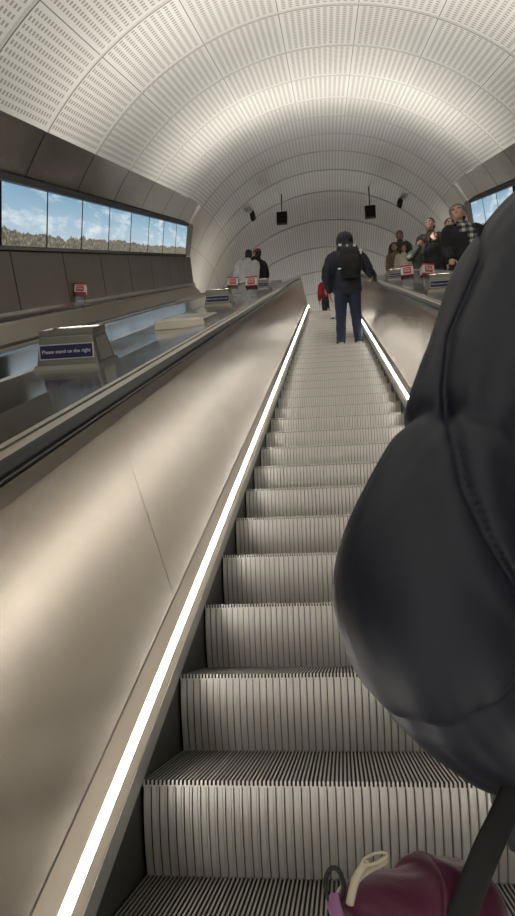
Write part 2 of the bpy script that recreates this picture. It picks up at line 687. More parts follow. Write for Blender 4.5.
def escalator(cx, label, lift=0., hr=0., k0=-9):
    """lift raises the steps, hr raises the balustrade top"""
    root = empty('escalator', Q(cx, 0, 0), label, 'escalator')
    W = lambda b: b - BN
    k = k0
    while True:
        t = S_FIRST + S_STEP * k
        if t > TL + .45:
            break
        o = bpy.data.objects.new('step', STEP)
        COL.objects.link(o)
        o.parent = root
        o.matrix_parent_inverse = root.matrix_basis.inverted()
        q = Q(cx, 0, t)
        o.location = (q.x, q.y, q.z + lift)
        k += 1
    L = lift * CU
    for sg in (-1, 1):
        def X(x, c=cx, g=sg):
            return c + g * x
        # skirt
        solid('skirt', [(X(.560), W(-1.19)), (X(.560), W(-1.175) + L), (X(.531), W(-1.166) + L), (X(.531), W(-1.112) + L), (X(.545), W(-1.118) + L), (X(.585), W(-1.17) + L), (X(.585), W(-1.19))], TS(), M['skirt'], root)
        solid('skirt_guard', [(X(.5615), W(-1.47)), (X(.5615), W(-1.176) + L), (X(.585), W(-1.176) + L), (X(.585), W(-1.47))], TS(), M['guard'], root)
        # sloping deck of the skirt in two strips with the lamp between them
        solid('skirt_trim', [(X(.5325), W(-1.1105) + L), (X(.5478), W(-1.0810) + L), (X(.575), W(-1.09) + L), (X(.548), W(-1.128) + L)], TS(), M['ledtrim'], root)
        solid('light_strip', [(X(.5485), W(-1.0805) + L), (X(.5385), W(-1.0752) + L), (X(.5490), W(-1.0620) + L), (X(.5560), W(-1.0655) + L), (X(.575), W(-1.075) + L), (X(.565), W(-1.088) + L)], TS(-3, T1 + .5), M['led'], root)
        solid('skirt_trim', [(X(.5566), W(-1.0645) + L), (X(.5530), W(-1.0590) + L), (X(.5790), W(-1.0190) + L), (X(.63), W(-1.04) + L), (X(.5765), W(-1.072) + L)], TS(), M['ledtrim'], root)
        # balustrade panels with open joints
        parts = []
        t = 2.0 - 1.61 * 4
        allts = TS()
        while t < TL + 2.9:
            e = t + 1.61
            ts = [t + .0025] + [q for q in allts if t + .05 < q < e - .05] + [e - .0025]
            parts.append(sweep([(X(.5815), W(-1.0150) + L), (X(.695), W(-.425) + hr), (X(.73), W(-.425) + hr), (X(.63), W(-1.0150) + L)], ts))
            t = e
        parts_o = link('balustrade', fixn(mesh('balustrade', *merge(parts))), M['balustrade'], root)
        solid('top_trim', [(X(.6935), W(-.423) + hr), (X(.705), W(-.388) + hr), (X(.86), W(-.392) + hr), (X(.86), W(-.46) + hr), (X(.74), W(-.46) + hr), (X(.738), W(-.423) + hr)], TS(), M['balustrade'], root)
        # handrail: rounded C section
        hp = []
        for a in frange(-.35 * PI, 1.35 * PI, 14):
            hp.append((X(.738 + .031 * math.copysign(abs(math.cos(a)) ** .6, math.cos(a))), W(-.377) + hr + .0145 * math.copysign(abs(math.sin(a)) ** .6, math.sin(a))))
        solid('handrail', hp, TS(), M['rubber'], root, True)
        solid('rail_trim', [(X(.770), W(-.392) + hr), (X(.771), W(-.376) + hr), (X(.816), W(-.374) + hr), (X(.818), W(-.392) + hr)], TS(), M['lip'], root)
        solid('rail_trim', [(X(.832), W(-.392) + hr), (X(.833), W(-.375) + hr), (X(.853), W(-.374) + hr), (X(.855), W(-.392) + hr)], TS(), M['lip'], root)
    # comb plate at the top
    a, b = Q(cx, 0, TL + .35), Q(cx, 0, TL + 1.1)
    v, f = box_vf((cx, (a.y + b.y) / 2, Z_LAND + .004 + lift), (1.05, b.y - a.y, .02))
    link('comb_plate', mesh('comb_plate', v, f), M['alu'], root)
    return root


escalator(C0, 'middle escalator of worn ribbed steel steps climbing away from the camera')
escalator(C0 - DL, 'left neighbouring escalator, only its far balustrade and handrail showing beside the grey wall panels', lift=.18, k0=0)
escalator(C0 + DR, 'right neighbouring escalator carrying the standing crowd with the man in a beanie', lift=.22, hr=.10, k0=0)


# ------------------------------------------------------------------ decks between the escalators
def deck(name, prof, label):
    W = lambda b: b - BN
    pr = [(x, W(b)) for x, b in prof]
    low = [(x, w - .02) for x, w in reversed(pr)]
    return tag(link(name, fixn(mesh(name, *sweep(pr + low, TS()))), M['deck']), label, 'deck')


deck('escalator_deck', [(C0 - .862, -.385), (C0 - .89, -.395), (C0 - 1.20, -.432), (C0 - 1.22, -.44), (C0 - 1.60, -.44), (C0 - 1.62, -.432), (C0 - 1.93, -.395), (C0 - 1.966, -.385)],
     'polished steel deck with the sign boxes between the middle and left escalators')
deck('escalator_deck', [(C0 + .862, -.385), (C0 + .89, -.395), (C0 + 1.1, -.44), (C0 + 1.38, -.44), (C0 + 1.55, -.31), (C0 + 1.586, -.285)],
     'polished steel deck with sign boxes between the middle and right escalators')
deck('escalator_deck', [(C0 + DR + .862, -.30), (C0 + 3.615, -.33)], 'narrow steel ledge between the right escalator handrail and the right wall')

# ------------------------------------------------------------------ uplighter sign boxes
UX = Vector((1, 0, 0))


def frame_at(t):
    d = (Q(0, 0, t + .05) - Q(0, 0, t - .05)).normalized()
    return d, Vector((0, -d.z, d.y))


def frust(o, du, dn, base, top, h, yb0, yb1, yt0, yt1):
    """box with sloping sides: base/top half widths, front/back along the slope"""
    vs = []
    for hw, z, y0, y1 in ((base, 0, yb0, yb1), (top, h, yt0, yt1)):
        for x, y in ((-hw, y0), (hw, y0), (hw, y1), (-hw, y1)):
            vs.append(o + UX * x + du * y + dn * z)
    return vs, [(3, 2, 1, 0), (4, 5, 6, 7), (0, 1, 5, 4), (1, 2, 6, 5), (2, 3, 7, 6), (3, 0, 4, 7)]


def sign_box(x, t, label, lamp=True, b=-.44, sc_=1.):
    o = Q(x, b - BN, t)
    du, dn = frame_at(t)
    root = empty('uplighter_box', o, label, 'uplighter', 'sign boxes standing on the escalator decks')
    h = .168 * sc_
    hb, ht = .17 * sc_, .142 * sc_
    vs, fs = frust(o, du, dn, hb, ht, h, -.0, .30, .035, .26)
    bevel(link('housing', fixn(mesh('housing', vs, fs)), M['box'], root), .006)
    vs, fs = frust(o - dn * .001, du, dn, hb + .007, hb + .002, .022, -.03, .33, -.012, .315)
    link('base_plate', fixn(mesh('base_plate', vs, fs)), M['box'], root)
    # inset plates on both flanks
    for sg in (-1, 1):
        a = [o + UX * sg * (hb - (hb - ht) * z / h + .0015) + du * y + dn * z for y, z in ((.055, .03), (.25, .03), (.225, .145), (.07, .145))]
        w = UX * sg * .003
        pv = a + [p + w for p in a]
        link('side_plate', fixn(mesh('side_plate', pv, [(0, 1, 2, 3), (7, 6, 5, 4), (0, 4, 5, 1), (1, 5, 6, 2), (2, 6, 7, 3), (3, 7, 4, 0)])), M['boxside'], root)
    # sign on the sloping front
    fu = (du * .035 + dn * h).normalized()
    fn = UX.cross(fu)
    c = o + du * (.035 * .52) + dn * (h * .52) + fn * .003

    def plate(nm, w_, h_, off, m):
        q = [c + fn * off + UX * sx * w_ / 2 + fu * sz * h_ / 2 for sx, sz in ((-1, -1), (1, -1), (1, 1), (-1, 1))]
        pv = q + [p - fn * .004 for p in q]
        return link(nm, fixn(mesh(nm, pv, [(0, 1, 2, 3), (7, 6, 5, 4), (0, 4, 5, 1), (1, 5, 6, 2), (2, 6, 7, 3), (3, 7, 4, 0)])), m, root)
    plate('sign_border', .292, .078, .001, M['white'])
    pl = plate('sign', .282, .068, .0025, M['navy'])
    text_obj('lettering', 'Please stand on the right', .0255, c + fn * .003, UX, fu, M['white'], pl, 1.02, .0004)
    # lamp sunk behind a rim on top
    tp = o + dn * (h + .001) + du * .147

    def slab(cx, cy, w_, l_, h_):
        q = [tp + UX * (cx + sx * w_ / 2) + du * (cy + sy * l_ / 2) for sx, sy in ((-1, -1), (1, -1), (1, 1), (-1, 1))]
        return q + [p + dn * h_ for p in q], [(3, 2, 1, 0), (4, 5, 6, 7), (0, 1, 5, 4), (1, 2, 6, 5), (2, 3, 7, 6), (3, 0, 4, 7)]
    link('lamp_lens', fixn(mesh('lamp_lens', *slab(0, 0, .25, .17, .004))), M['boxside'], root)
    for a_ in ((0, -.098, .29, .012, .028), (0, .098, .29, .012, .028), (-.139, 0, .012, .184, .028), (.139, 0, .012, .184, .028)):
        link('lamp_rim', fixn(mesh('lamp_rim', *slab(*a_))), M['box'], root)
    if lamp is True or lamp == 'top':
        uplight(tp + dn * .008, du, dn)
    if lamp == 'top':
        uplight(tp + dn * .02, du, (dn + du * .62).normalized(), 24, 80)  # second light added, tilted uphill to brighten the vault before its bend
    elif lamp is True:
        pass
    elif lamp:
        sg = -1 if lamp == 'left' else 1
        uplight(tp + dn * .035, Vector((0, 0, 1)), Vector((sg * .95, .12, .25)).normalized(), 36, 100)  # added sideways wash light, brightens the cream end walls
    return root


LAMP_W = 50.


def uplight(pos, du, dn, power=None, spread=130):
    ld = bpy.data.lights.new('uplight', 'AREA')
    ld.shape = 'RECTANGLE'
    ld.size, ld.size_y = .22, .14
    ld.energy = power or LAMP_W
    ld.color = (1., .97, .92)
    ld.spread = math.radians(spread)
    lo = bpy.data.objects.new('uplight', ld)
    COL.objects.link(lo)
    lo.location = pos
    lo.rotation_mode = 'QUATERNION'
    z = -dn.normalized()
    x = du.cross(z).normalized() if abs(du.dot(z)) < .99 else UX
    rot = Matrix((x, z.cross(x), z)).transposed()   # local -Z looks along dn
    lo.rotation_quaternion = rot.to_quaternion()


XL, XR = C0 - 1.40, C0 + 1.30
sign_box(XL, 3.46, 'nearest steel sign box reading Please stand on the right, on the left deck')
sign_box(XL, 8.66, 'second sign box up the left deck, beside the long grey wall panels')
sign_box(XL + .06, 13.86, 'third sign box up the left deck, right behind the stop posts', 'top')
sign_box(XL - .0, 18.9, 'fourth sign box near the top of the left deck, under the dark-coated person', False)
sign_box(XL + .14, 20.6, 'topmost small sign box at the upper end of the left deck', 'left')
sign_box(XR, 8.45, 'nearest right sign box, in front of the man in the grey beanie')
sign_box(XR - .02, 13.7, 'second sign box up the right deck, just left of the stop post', 'top')
sign_box(XR + .22, 20.4, 'topmost sign box on the right deck, beside the man with the backpack', 'right')
# the lamps below the photographer carry on down the shaft
for s_ in (-1.74, -6.94):
    for x_ in (XL, XR):
        o_ = Q(x_, -.25 - BN, s_)
        d_, n_ = frame_at(s_)
        uplight(o_ + d_ * .15, d_, n_)
        vs, fs = frust(Q(x_, -.44 - BN, s_), d_, n_, .185, .15, .185, 0, .30, .035, .26)
        tag(link('uplighter_box', fixn(mesh('uplighter_box', vs, fs)), M['box']), 'steel uplighter box further down the deck below the camera', 'uplighter', 'sign boxes standing on the escalator decks')
uplight(Q(XR, -.25 - BN, 3.4), *frame_at(3.4))
vs, fs = frust(Q(XR, -.44 - BN, 3.26), *frame_at(3.26), .185, .15, .185, 0, .30, .035, .26)
tag(link('uplighter_box', fixn(mesh('uplighter_box', vs, fs)), M['box']), 'steel uplighter box on the right deck, hidden behind the big dark jacket', 'uplighter', 'sign boxes standing on the escalator decks')

# low wedge cover on the left deck
o_ = Q(XL + .16, -.44 - BN, 5.55)
d_, n_ = frame_at(5.5)
root = empty('deck_cover', o_, 'low flat steel cover lying on the left deck between two sign boxes', 'cover')
vs, fs = frust(o_, d_, n_, .215, .20, .07, 0, .75, .012, .73)
bevel(link('cover_body', fixn(mesh('cover_body', vs, fs)), M['lip'], root), .004)
vs, fs = frust(o_ + n_ * .07 + d_ * .1, d_, n_, .17, .165, .006, 0, .55, .004, .54)
link('hatch', fixn(mesh('hatch', vs, fs)), M['boxside'], root)


# ------------------------------------------------------------------ emergency stop posts
def stop_post(x, t, label, b=-.44, lean=0.):
    o = Q(x, b - BN, t)
    root = empty('emergency_stop_post', o, label, 'stop post', 'emergency stop posts on the decks')
    Rz = Matrix.Rotation(lean, 3, 'Z')

    def bx(nm, c, s, m, bev=.006):
        v, f = box_vf((0, 0, 0), s)
        v = [Rz @ (p + Vector(c)) + o for p in v]
        return bevel(link(nm, fixn(mesh(nm, v, f)), m, root), bev)
    bx('stand', (0, .09, .075), (.13, .05, .30), M['acrylic'], .003)
    bx('head', (0, .08, .285), (.165, .12, .135), M['white'], .012)
    bx('red_cap', (0, .08, .358), (.172, .127, .022), M['red'])
    bx('red_rim', (0, .08, .222), (.172, .127, .016), M['red'], .004)
    pl = bx('stop_label', (.0, .017, .288), (.105, .008, .088), M['red'], .002)
    ux, uz = Rz @ UX, Vector((0, 0, 1))
    text_obj('lettering', 'EMERGENCY', .0165, Rz @ Vector((0, .0115, .308)) + o, ux, uz, M['white'], pl, 1., .0006)
    text_obj('lettering', 'STOP', .033, Rz @ Vector((0, .0115, .276)) + o, ux, uz, M['white'], pl, 1., .001)


stop_post(-1.47, 10.9, 'red and white stop post on the left deck, left one of the pair', lean=.15)
stop_post(-1.08, 9.95, 'red and white stop post on the left deck, right one beside the handrail')
stop_post(C0 - DL - .745, 9.75, 'lone red and white stop post beside the left wall panels', b=-.358, lean=.2)
stop_post(1.075, 9.6, 'red and white stop post on the right deck, left one by the handrail', lean=-.1)
stop_post(1.36, 9.55, 'red and white stop post on the right deck, beside the beanie man', lean=.25)

# ------------------------------------------------------------------ hanging boxes and cameras under the vault


def cyl_vf(a, b, r, n=12, r2=None):
    a, b = Vector(a), Vector(b)
    d = (b - a).normalized()
    e = d.orthogonal().normalized()
    f = d.cross(e)
    vs = []
    for p, rr in ((a, r), (b, r2 if r2 is not None else r)):
        for i in range(n):
            th = 2 * PI * i / n
            vs.append(p + e * rr * math.cos(th) + f * rr * math.sin(th))
    fs = [(i, (i + 1) % n, n + (i + 1) % n, n + i) for i in range(n)] + [tuple(range(n - 1, -1, -1)), tuple(range(n, 2 * n))]
    return vs, fs


def hanging(x, z, label):
    o = Vector((x, 19.5, z + ZC))
    root = empty('hanging_display', o, label, 'display', 'black boxes hung from the vault')
    v, f = box_vf(o, (.34, .12, .42))
    bevel(link('casing', fixn(mesh('casing', v, f)), M['black'], root), .01)
    v, f = box_vf(o + Vector((0, -.063, 0)), (.30, .01, .38))
    link('face_plate', fixn(mesh('face_plate', v, f)), M['dark'], root)
    link('drop_rod', fixn(mesh('drop_rod', *cyl_vf(o + Vector((0, 0, .2)), o + Vector((0, 0, .97)), .018))), M['black'], root)


hanging(-1.35, 12.9, 'left one of two square black boxes hanging on a rod from the vault')
hanging(1.45, 12.86, 'right one of two square black boxes hanging on a rod from the vault')


def cctv(x, z, label):
    o = Vector((x, 19.5, z + ZC))
    root = empty('security_camera', o, label, 'camera', 'security cameras under the vault')
    link('bracket', fixn(mesh('bracket', *cyl_vf(o + Vector((0, 0, .05)), o + Vector((0, .15, .5)), .03))), M['black'], root)
    link('housing', fixn(mesh('housing', *cyl_vf(o + Vector((0, .12, .06)), o + Vector((0, -.14, .02)), .10, 16, .085))), M['black'], root)
    link('dome', fixn(mesh('dome', *cyl_vf(o + Vector((0, 0, .0)), o + Vector((0, -.01, -.12)), .085, 16, .045))), M['rubber'], root)


cctv(-2.29, 13.02, 'small dark security camera at the left side of the vault')
cctv(2.39, 13.05, 'small dark security camera at the right side of the vault')
# ------------------------------------------------------------------ people
def ease(pts, rad, sub=4):
    """Catmull-Rom through joints and radii"""
    P_, R_ = [], []
    n = len(pts)
    pv = [Vector(p) for p in pts]
    rv = [Vector((r, r)) if isinstance(r, (int, float)) else Vector(r) for r in rad]
    for i in range(n - 1):
        a, b, c, d = (max(0, i - 1), i, i + 1, min(n - 1, i + 2))
        for k_ in range(sub):
            t = k_ / sub

            def cr(v):
                return .5 * (2 * v[b] + (v[c] - v[a]) * t + (2 * v[a] - 5 * v[b] + 4 * v[c] - v[d]) * t * t + (3 * v[b] - v[a] - 3 * v[c] + v[d]) * t ** 3)
            P_.append(cr(pv))
            R_.append(cr(rv))
    P_.append(pv[-1])
    R_.append(rv[-1])
    return P_, R_


def tube(pts, rad, seg=14, sub=4, ref=None, mod=None, round_ends=True):
    """closed tapering tube; radii may be (sideways, depth) pairs"""
    p, r = ease(pts, rad, sub) if sub > 1 else ([Vector(q) for q in pts], [Vector((q, q)) if isinstance(q, (int, float)) else Vector(q) for q in rad])
    n = len(p)
    tg = [(p[min(i + 1, n - 1)] - p[max(i - 1, 0)]).normalized() for i in range(n)]
    e = Vector(ref) if ref is not None else (tg[0].orthogonal())
    rings = []
    for i in range(n):
        e = (e if ref is None else Vector(ref))
        e = (e - tg[i] * e.dot(tg[i])).normalized()
        f = tg[i].cross(e)
        rings.append((p[i], e.copy(), f, r[i], tg[i], i / (n - 1)))
    if round_ends:
        a, b = rings[0], rings[-1]
        ra, rb = min(a[3]), min(b[3])
        pre = [(a[0] - a[4] * ra * q, a[1], a[2], a[3] * w_, a[4], 0.) for q, w_ in ((.62, .30), (.45, .70))]
        post = [(b[0] + b[4] * rb * q, b[1], b[2], b[3] * w_, b[4], 1.) for q, w_ in ((.45, .70), (.62, .30))]
        rings = pre + rings + post
    vs, fs = [], []
    for c, e1, f1, rr, t_, u in rings:
        for j in range(seg):
            th = 2 * PI * j / seg
            k_ = mod(u, th, c) if mod else 1.
            vs.append(c + (e1 * rr[0] * math.cos(th) + f1 * rr[1] * math.sin(th)) * k_)
    for i in range(len(rings) - 1):
        for j in range(seg):
            a, b = i * seg + j, i * seg + (j + 1) % seg
            fs.append((a, b, b + seg, a + seg))
    fs.append(tuple(range(seg - 1, -1, -1)))
    m_ = (len(rings) - 1) * seg
    fs.append(tuple(range(m_, m_ + seg)))
    return vs, fs


def ball(c, r, rot=None, nu=20, nv=14):
    c = Vector(c)
    vs = [Vector((0, 0, r[2]))]
    for i in range(1, nv):
        ph = PI * i / nv
        for j in range(nu):
            th = 2 * PI * j / nu
            vs.append(Vector((r[0] * math.sin(ph) * math.cos(th), r[1] * math.sin(ph) * math.sin(th), r[2] * math.cos(ph))))
    vs.append(Vector((0, 0, -r[2])))
    if rot is not None:
        vs = [rot @ v for v in vs]
    vs = [v + c for v in vs]
    fs = [(0, 1 + j, 1 + (j + 1) % nu) for j in range(nu)]
    for i in range(nv - 2):
        for j in range(nu):
            a, b = 1 + i * nu + j, 1 + i * nu + (j + 1) % nu
            fs.append((a, a + nu, b + nu, b))
    l = len(vs) - 1
    o = 1 + (nv - 2) * nu
    fs += [(o + j, l, o + (j + 1) % nu) for j in range(nu)]
    return vs, fs


def weld(name, parts, voxel, m, parent, iters=4, amp=0., freq=9., fac=.5, xf=None):
    """fuse closed shapes into one continuous skin"""
    V_, F_ = merge(parts)
    me = fixn(mesh(name, V_, F_))
    t = bpy.data.objects.new(name, me)
    COL.objects.link(t)
    a = t.modifiers.new('fuse', 'REMESH')
    a.mode = 'VOXEL'
    a.voxel_size = voxel
    a.adaptivity = 0
    if iters:
        b = t.modifiers.new('soft', 'SMOOTH')
        b.iterations = iters
        b.factor = fac
    dg = bpy.context.evaluated_depsgraph_get()
    out = bpy.data.meshes.new_from_object(t.evaluated_get(dg))
    bpy.data.objects.remove(t)
    out.name = name
    if amp:
        nn = [v.normal.copy() for v in out.vertices]
        for v, q in zip(out.vertices, nn):
            d = noise.noise(v.co * freq) + .5 * noise.noise(v.co * freq * 2.3) - .35 * abs(noise.noise(Vector((v.co.x * freq, v.co.y * freq, v.co.z * freq * 2.6))))
            v.co += q * d * amp
    if xf is not None:
        out.transform(xf)
    out.materials.clear()
    for p in out.polygons:
        p.use_smooth = True
    return link(name, out, m, parent)


def hand_parts(wrist, d, nrm, side, curl=.5):
    """palm, four unequal bent fingers and a thumb from the side of the palm"""
    w_ = Vector(wrist)
    d = Vector(d).normalized()
    nrm = Vector(nrm)
    nrm = (nrm - d * nrm.dot(d)).normalized()          # palm faces along nrm
    s = d.cross(nrm) * side
    out = [tube([w_ - d * .02, w_ + d * .03, w_ + d * .075, w_ + d * .092], [(.027, .02), (.034, .017), (.040, .015), (.038, .012)], 12, 3, ref=s)]
    for i, (off, ln) in enumerate(((-.03, .066), (-.0105, .078), (.0095, .074), (.029, .058))):
        b = w_ + d * (.086 - abs(off) * .15) + s * off
        p = [b - d * .012, b]
        ang = 0.
        dd = d
        for sg_, f_ in ((.46, .35), (.30, .55), (.24, .45)):
            ang += curl * f_ * 1.6
            dd = d * math.cos(ang) + nrm * math.sin(ang)
            p.append(p[-1] + dd * ln * sg_)
        out.append(tube(p, [.0098, .0098, .0092, .0085, .0075], 8, 2))
    tb = w_ + d * .028 - s * .03
    t1 = tb + (d * .55 - s * .75 + nrm * .25).normalized() * .035
    t2 = t1 + (d * .8 - s * .35 + nrm * .45).normalized() * .032
    t3 = t2 + (d * .85 + nrm * .5).normalized() * .022
    out.append(tube([tb + s * .012, tb, t1, t2, t3], [.014, .0145, .0115, .0105, .009], 8, 2))
    return out


def ground(cx, y, lift=0.):
    """height of the tread under a point y of the escalator"""
    z, k_ = None, -9
    while True:
        t = S_FIRST + S_STEP * k_
        if t > TL + .45:
            break
        q = Q(cx, 0, t)
        if q.y <= y:
            z = q.z
        k_ += 1
    if y > LAND.y:
        z = Z_LAND
    return z + lift


HEADS = {}


def person(x, y, z, face, height, label, cols, armL=None, armR=None, handL=None, handR=None, lean=0., head=(0., 0.),
           hair='short', hat=None, hood=False, coat_len=.86, bulk=1., skirt=None, scarf=None, feet=None, knee=0., skin='skinlight', shift=0.,
           puffy=False, group=None, slim=1., jacket_name='jacket', beard=False, custom=None, hs=1.08):
    """face: heading of the gaze in degrees, 0 looks up the slope, 180 looks down it"""
    root = empty('person', Vector((x, y, z)), label, 'person', group)
    S = height / 1.75
    xf = Matrix.Translation((x, y, z)) @ Matrix.Rotation(math.radians(face), 4, 'Z') @ Matrix.Scale(S, 4)
    ln = Matrix.Rotation(-lean, 3, 'X')

    def up(v):            # upper body leans about the hips and may shift sideways
        v = Vector(v)
        if v.z > .92:
            h_ = (v.z - .92)
            q = ln @ Vector((v.x, v.y, h_))
            return Vector((q.x + shift * h_, q.y, q.z + .92))
        return v
    sk = M[skin]
    ft = feet or ((-.105, .0, 0), (.105, .0, 0))
    aL = [Vector(q) for q in (armL or ((-.235, -.03, 1.14), (-.25, .06, .90)))]
    aR = [Vector(q) for q in (armR or ((.235, -.03, 1.14), (.25, .06, .90)))]
    if not armL:
        aL = [up(v) if v.z > .92 else v for v in aL]
    if not armR:
        aR = [up(v) if v.z > .92 else v for v in aR]
    shL, shR = up((-.175 * slim, -.005, 1.425)), up((.175 * slim, -.005, 1.425))
    hc = up((0, .03, 1.63))
    HR = Matrix.Rotation(head[0], 3, 'Z') @ Matrix.Rotation(head[1], 3, 'X') @ Matrix.Scale(hs, 3)

    def H(v):
        return hc + HR @ Vector(v)
    # ---- body: torso, limbs, hands and head fused into one skin
    bp = [tube([up((0, 0, .86)), up((0, .005, .98)), up((0, .0, 1.12)), up((0, .005, 1.28)), up((0, -.005, 1.40)), up((0, -.01, 1.455))],
               [(.15 * slim, .105), (.155 * slim, .11), (.135 * slim, .098), (.162 * slim, .115), (.15 * slim, .09), (.075, .062)], 18, 3, ref=(1, 0, 0)),
          tube([up((0, -.012, 1.40)), up((0, -.005, 1.48)), hc + Vector((0, -.01, -.06))], [.062, .054, .054], 14, 3)]
    for sg, sh, arm, hd in ((-1, shL, aL, handL), (1, shR, aR, handR)):
        bp.append(tube([sh - Vector((sg * .03, 0, 0)), sh + (arm[0] - sh) * .3, arm[0], arm[0] + (arm[1] - arm[0]) * .35, arm[1]], [.052, .048, .038, .037, .026], 12, 3))
        d = hd[0] if hd else (arm[1] - arm[0]).normalized()
        nr = hd[1] if hd else Vector((-sg, .2, 0))
        bp += hand_parts(arm[1], d, nr, -sg, hd[2] if hd else .45)
    for sg, f_ in ((-1, ft[0]), (1, ft[1])):
        hip = Vector((sg * .088, 0, .90))
        ank = Vector(f_) + Vector((0, -.03, .085))
        kn = hip.lerp(ank, .5) + Vector((0, .035 + knee, .03))
        bp.append(tube([hip, hip.lerp(kn, .5), kn, kn.lerp(ank, .4), ank], [.088, .075, .055, .052, .036], 12, 3))
        bp.append(tube([Vector(f_) + Vector((0, -.055, .04)), Vector(f_) + Vector((0, .05, .035)), Vector(f_) + Vector((sg * .012, .15, .022))], [(.034, .036), (.04, .03), (.038, .018)], 10, 2, ref=(1, 0, 0)))
    bp += [ball(H((0, -.008, .018)), (.075, .094, .103), HR), ball(H((0, .022, -.045)), (.056, .066, .07), HR), ball(H((0, .052, -.088)), (.028, .028, .022), HR),
           ball(H((-.032, .066, -.022)), (.026, .02, .028), HR, 12, 8), ball(H((.032, .066, -.022)), (.026, .02, .028), HR, 12, 8),
           tube([H((0, .080, .022)), H((0, .100, -.008)), H((0, .108, -.024))], [.009, .0115, .014], 8, 2),
           tube([H((-.05, .068, .036)), H((0, .086, .04)), H((.05, .068, .036))], [.011, .012, .011], 8, 2)]
    for sg in (-1, 1):
        bp.append(ball(H((sg * .077, -.008, -.008)), (.010, .021, .032), HR @ Matrix.Rotation(sg * .25, 3, 'Z'), 10, 8))
    weld('body', bp, .0085, sk, root, 3, xf=xf)
    # eyes, lips
    for sg in (-1, 1):
        v_, f_ = ball(H((sg * .03, .0795, .014)), (.0135, .009, .008), HR, 10, 8)
        me_ = mesh('eye', [xf @ q for q in v_], f_, True)
        link('eye', me_, M['eye'], root)
    v_, f_ = ball(H((0, .0865, -.052)), (.022, .007, .007), HR, 10, 8)
    link('lips', mesh('lips', [xf @ q for q in v_], f_, True), M['lips'], root)
    # ---- hair
    hm = M['hair_brown'] if 'brown' in hair else M['hair_black']
    if hair != 'none':
        hp = [ball(H((0, -.025, .043)), (.084, .099, .096), HR), ball(H((0, -.035, .0)), (.080, .078, .085), HR)]
        if 'long' in hair:
            hp += [tube([H((0, -.05, .03)), H((0, -.075, -.06)), up((0, -.095, 1.46)), up((0, -.11, 1.36))], [(.07, .045), (.082, .05), (.095, .04), (.085, .03)], 14, 3, ref=(1, 0, 0))]
            for sg in (-1, 1):
                hp.append(tube([H((sg * .062, -.02, .07)), H((sg * .088, -.02, -.02)), up((sg * .098, -.01, 1.48)), up((sg * .105, .04, 1.36))], [.026, .026, .03, .02], 10, 3))
        weld('hair', hp, .009, hm, root, 1, .005, 30, xf=xf)
    if beard:
        weld('beard', [ball(H((0, .03, -.066)), (.056, .062, .052), HR), ball(H((0, .06, -.09)), (.032, .028, .026), HR)], .010, hm, root, 1, .002, 40, xf=xf)
    if hat:
        hp = [ball(H((0, -.012, .052)), (.088, .103, .088), HR), tube([H((.084 * math.cos(a), -.012 + .098 * math.sin(a), .050 + .010 * math.sin(a))) for a in frange(0, 2 * PI, 16)], [.018] * 17, 8, 1)]
        weld('hat', hp, .010, M[hat], root, 2, xf=xf)
    # ---- clothes
    jm, tm = M[cols[0]], M[cols[1]]
    if custom is None:
        b = bulk
        e = .022 * b
        zl = coat_len
        jp = [tube([up((0, 0, zl)), up((0, .0, .98)), up((0, 0, 1.12)), up((0, .005, 1.28)), up((0, -.005, 1.40)), up((0, -.01, 1.47))],
                   [(.165 * slim + e, .12 + e), (.165 * slim + e, .118 + e), (.15 * slim + e, .11 + e), (.175 * slim + e, .125 + e), (.165 * slim + e * .6, .10 + e * .6), (.085, .075)], 20, 4, ref=(1, 0, 0)),
              tube([up((0, -.012, 1.42)), up((0, -.004, 1.505))], [(.083, .078), (.078, .074)], 14, 2, ref=(1, 0, 0))]
        for sg, sh, arm in ((-1, shL, aL), (1, shR, aR)):
            wr_ = arm[1] + (arm[0] - arm[1]).normalized() * .015
            jp.append(tube([sh - Vector((sg * .05, 0, .01)), sh + (arm[0] - sh) * .25, arm[0], arm[0].lerp(wr_, .5), wr_],
                           [.066 + e * .6, .063 + e * .7, .053 + e * .7, .048 + e * .6, .039 + e * .4], 14, 4,
                           mod=(lambda u, th, c: 1 - .10 * math.exp(-((u * 7 % 1 - .5) / .12) ** 2)) if puffy else None))
        if hood == 'up':
            jp += [ball(H((0, -.03, .025)), (.122, .125, .135), HR), tube([H((0, -.07, -.03)), up((0, -.06, 1.46))], [(.095, .07), (.11, .07)], 14, 2, ref=(1, 0, 0))]
        elif hood:
            jp.append(ball(up((0, -.10, 1.44)), (.11, .06, .075)))
        weld(jacket_name, jp, .014, jm, root, 3, .011 if puffy else .008, 8, xf=xf)
        if hood == 'up':
            pass
    if skirt:
        sp_ = [tube([Vector((0, 0, 1.0)), Vector((0, 0, .8)), Vector((0, 0, skirt))], [(.175, .125), (.20, .15), (.22, .17)], 20, 4, ref=(1, 0, 0))]
        weld('coat_skirt', sp_, .014, M[cols[0]], root, 3, .008, 8, xf=xf)
    tp_ = [tube([Vector((0, 0, .99)), Vector((0, 0, .90)), Vector((0, 0, .82))], [(.158, .115), (.172, .128), (.155, .11)], 18, 3, ref=(1, 0, 0))]
    for sg, f_ in ((-1, ft[0]), (1, ft[1])):
        hip = Vector((sg * .09, -.005, .88))
        ank = Vector(f_) + Vector((0, -.03, .05))
        kn = hip.lerp(ank, .48) + Vector((0, .035 + knee, .0))
        tp_.append(tube([hip, hip.lerp(kn, .5), kn, kn.lerp(ank, .5), ank], [.102, .092, .077, .070, .064], 14, 4))
    weld('trousers', tp_, .013, tm, root, 2, .007, 9, xf=xf)
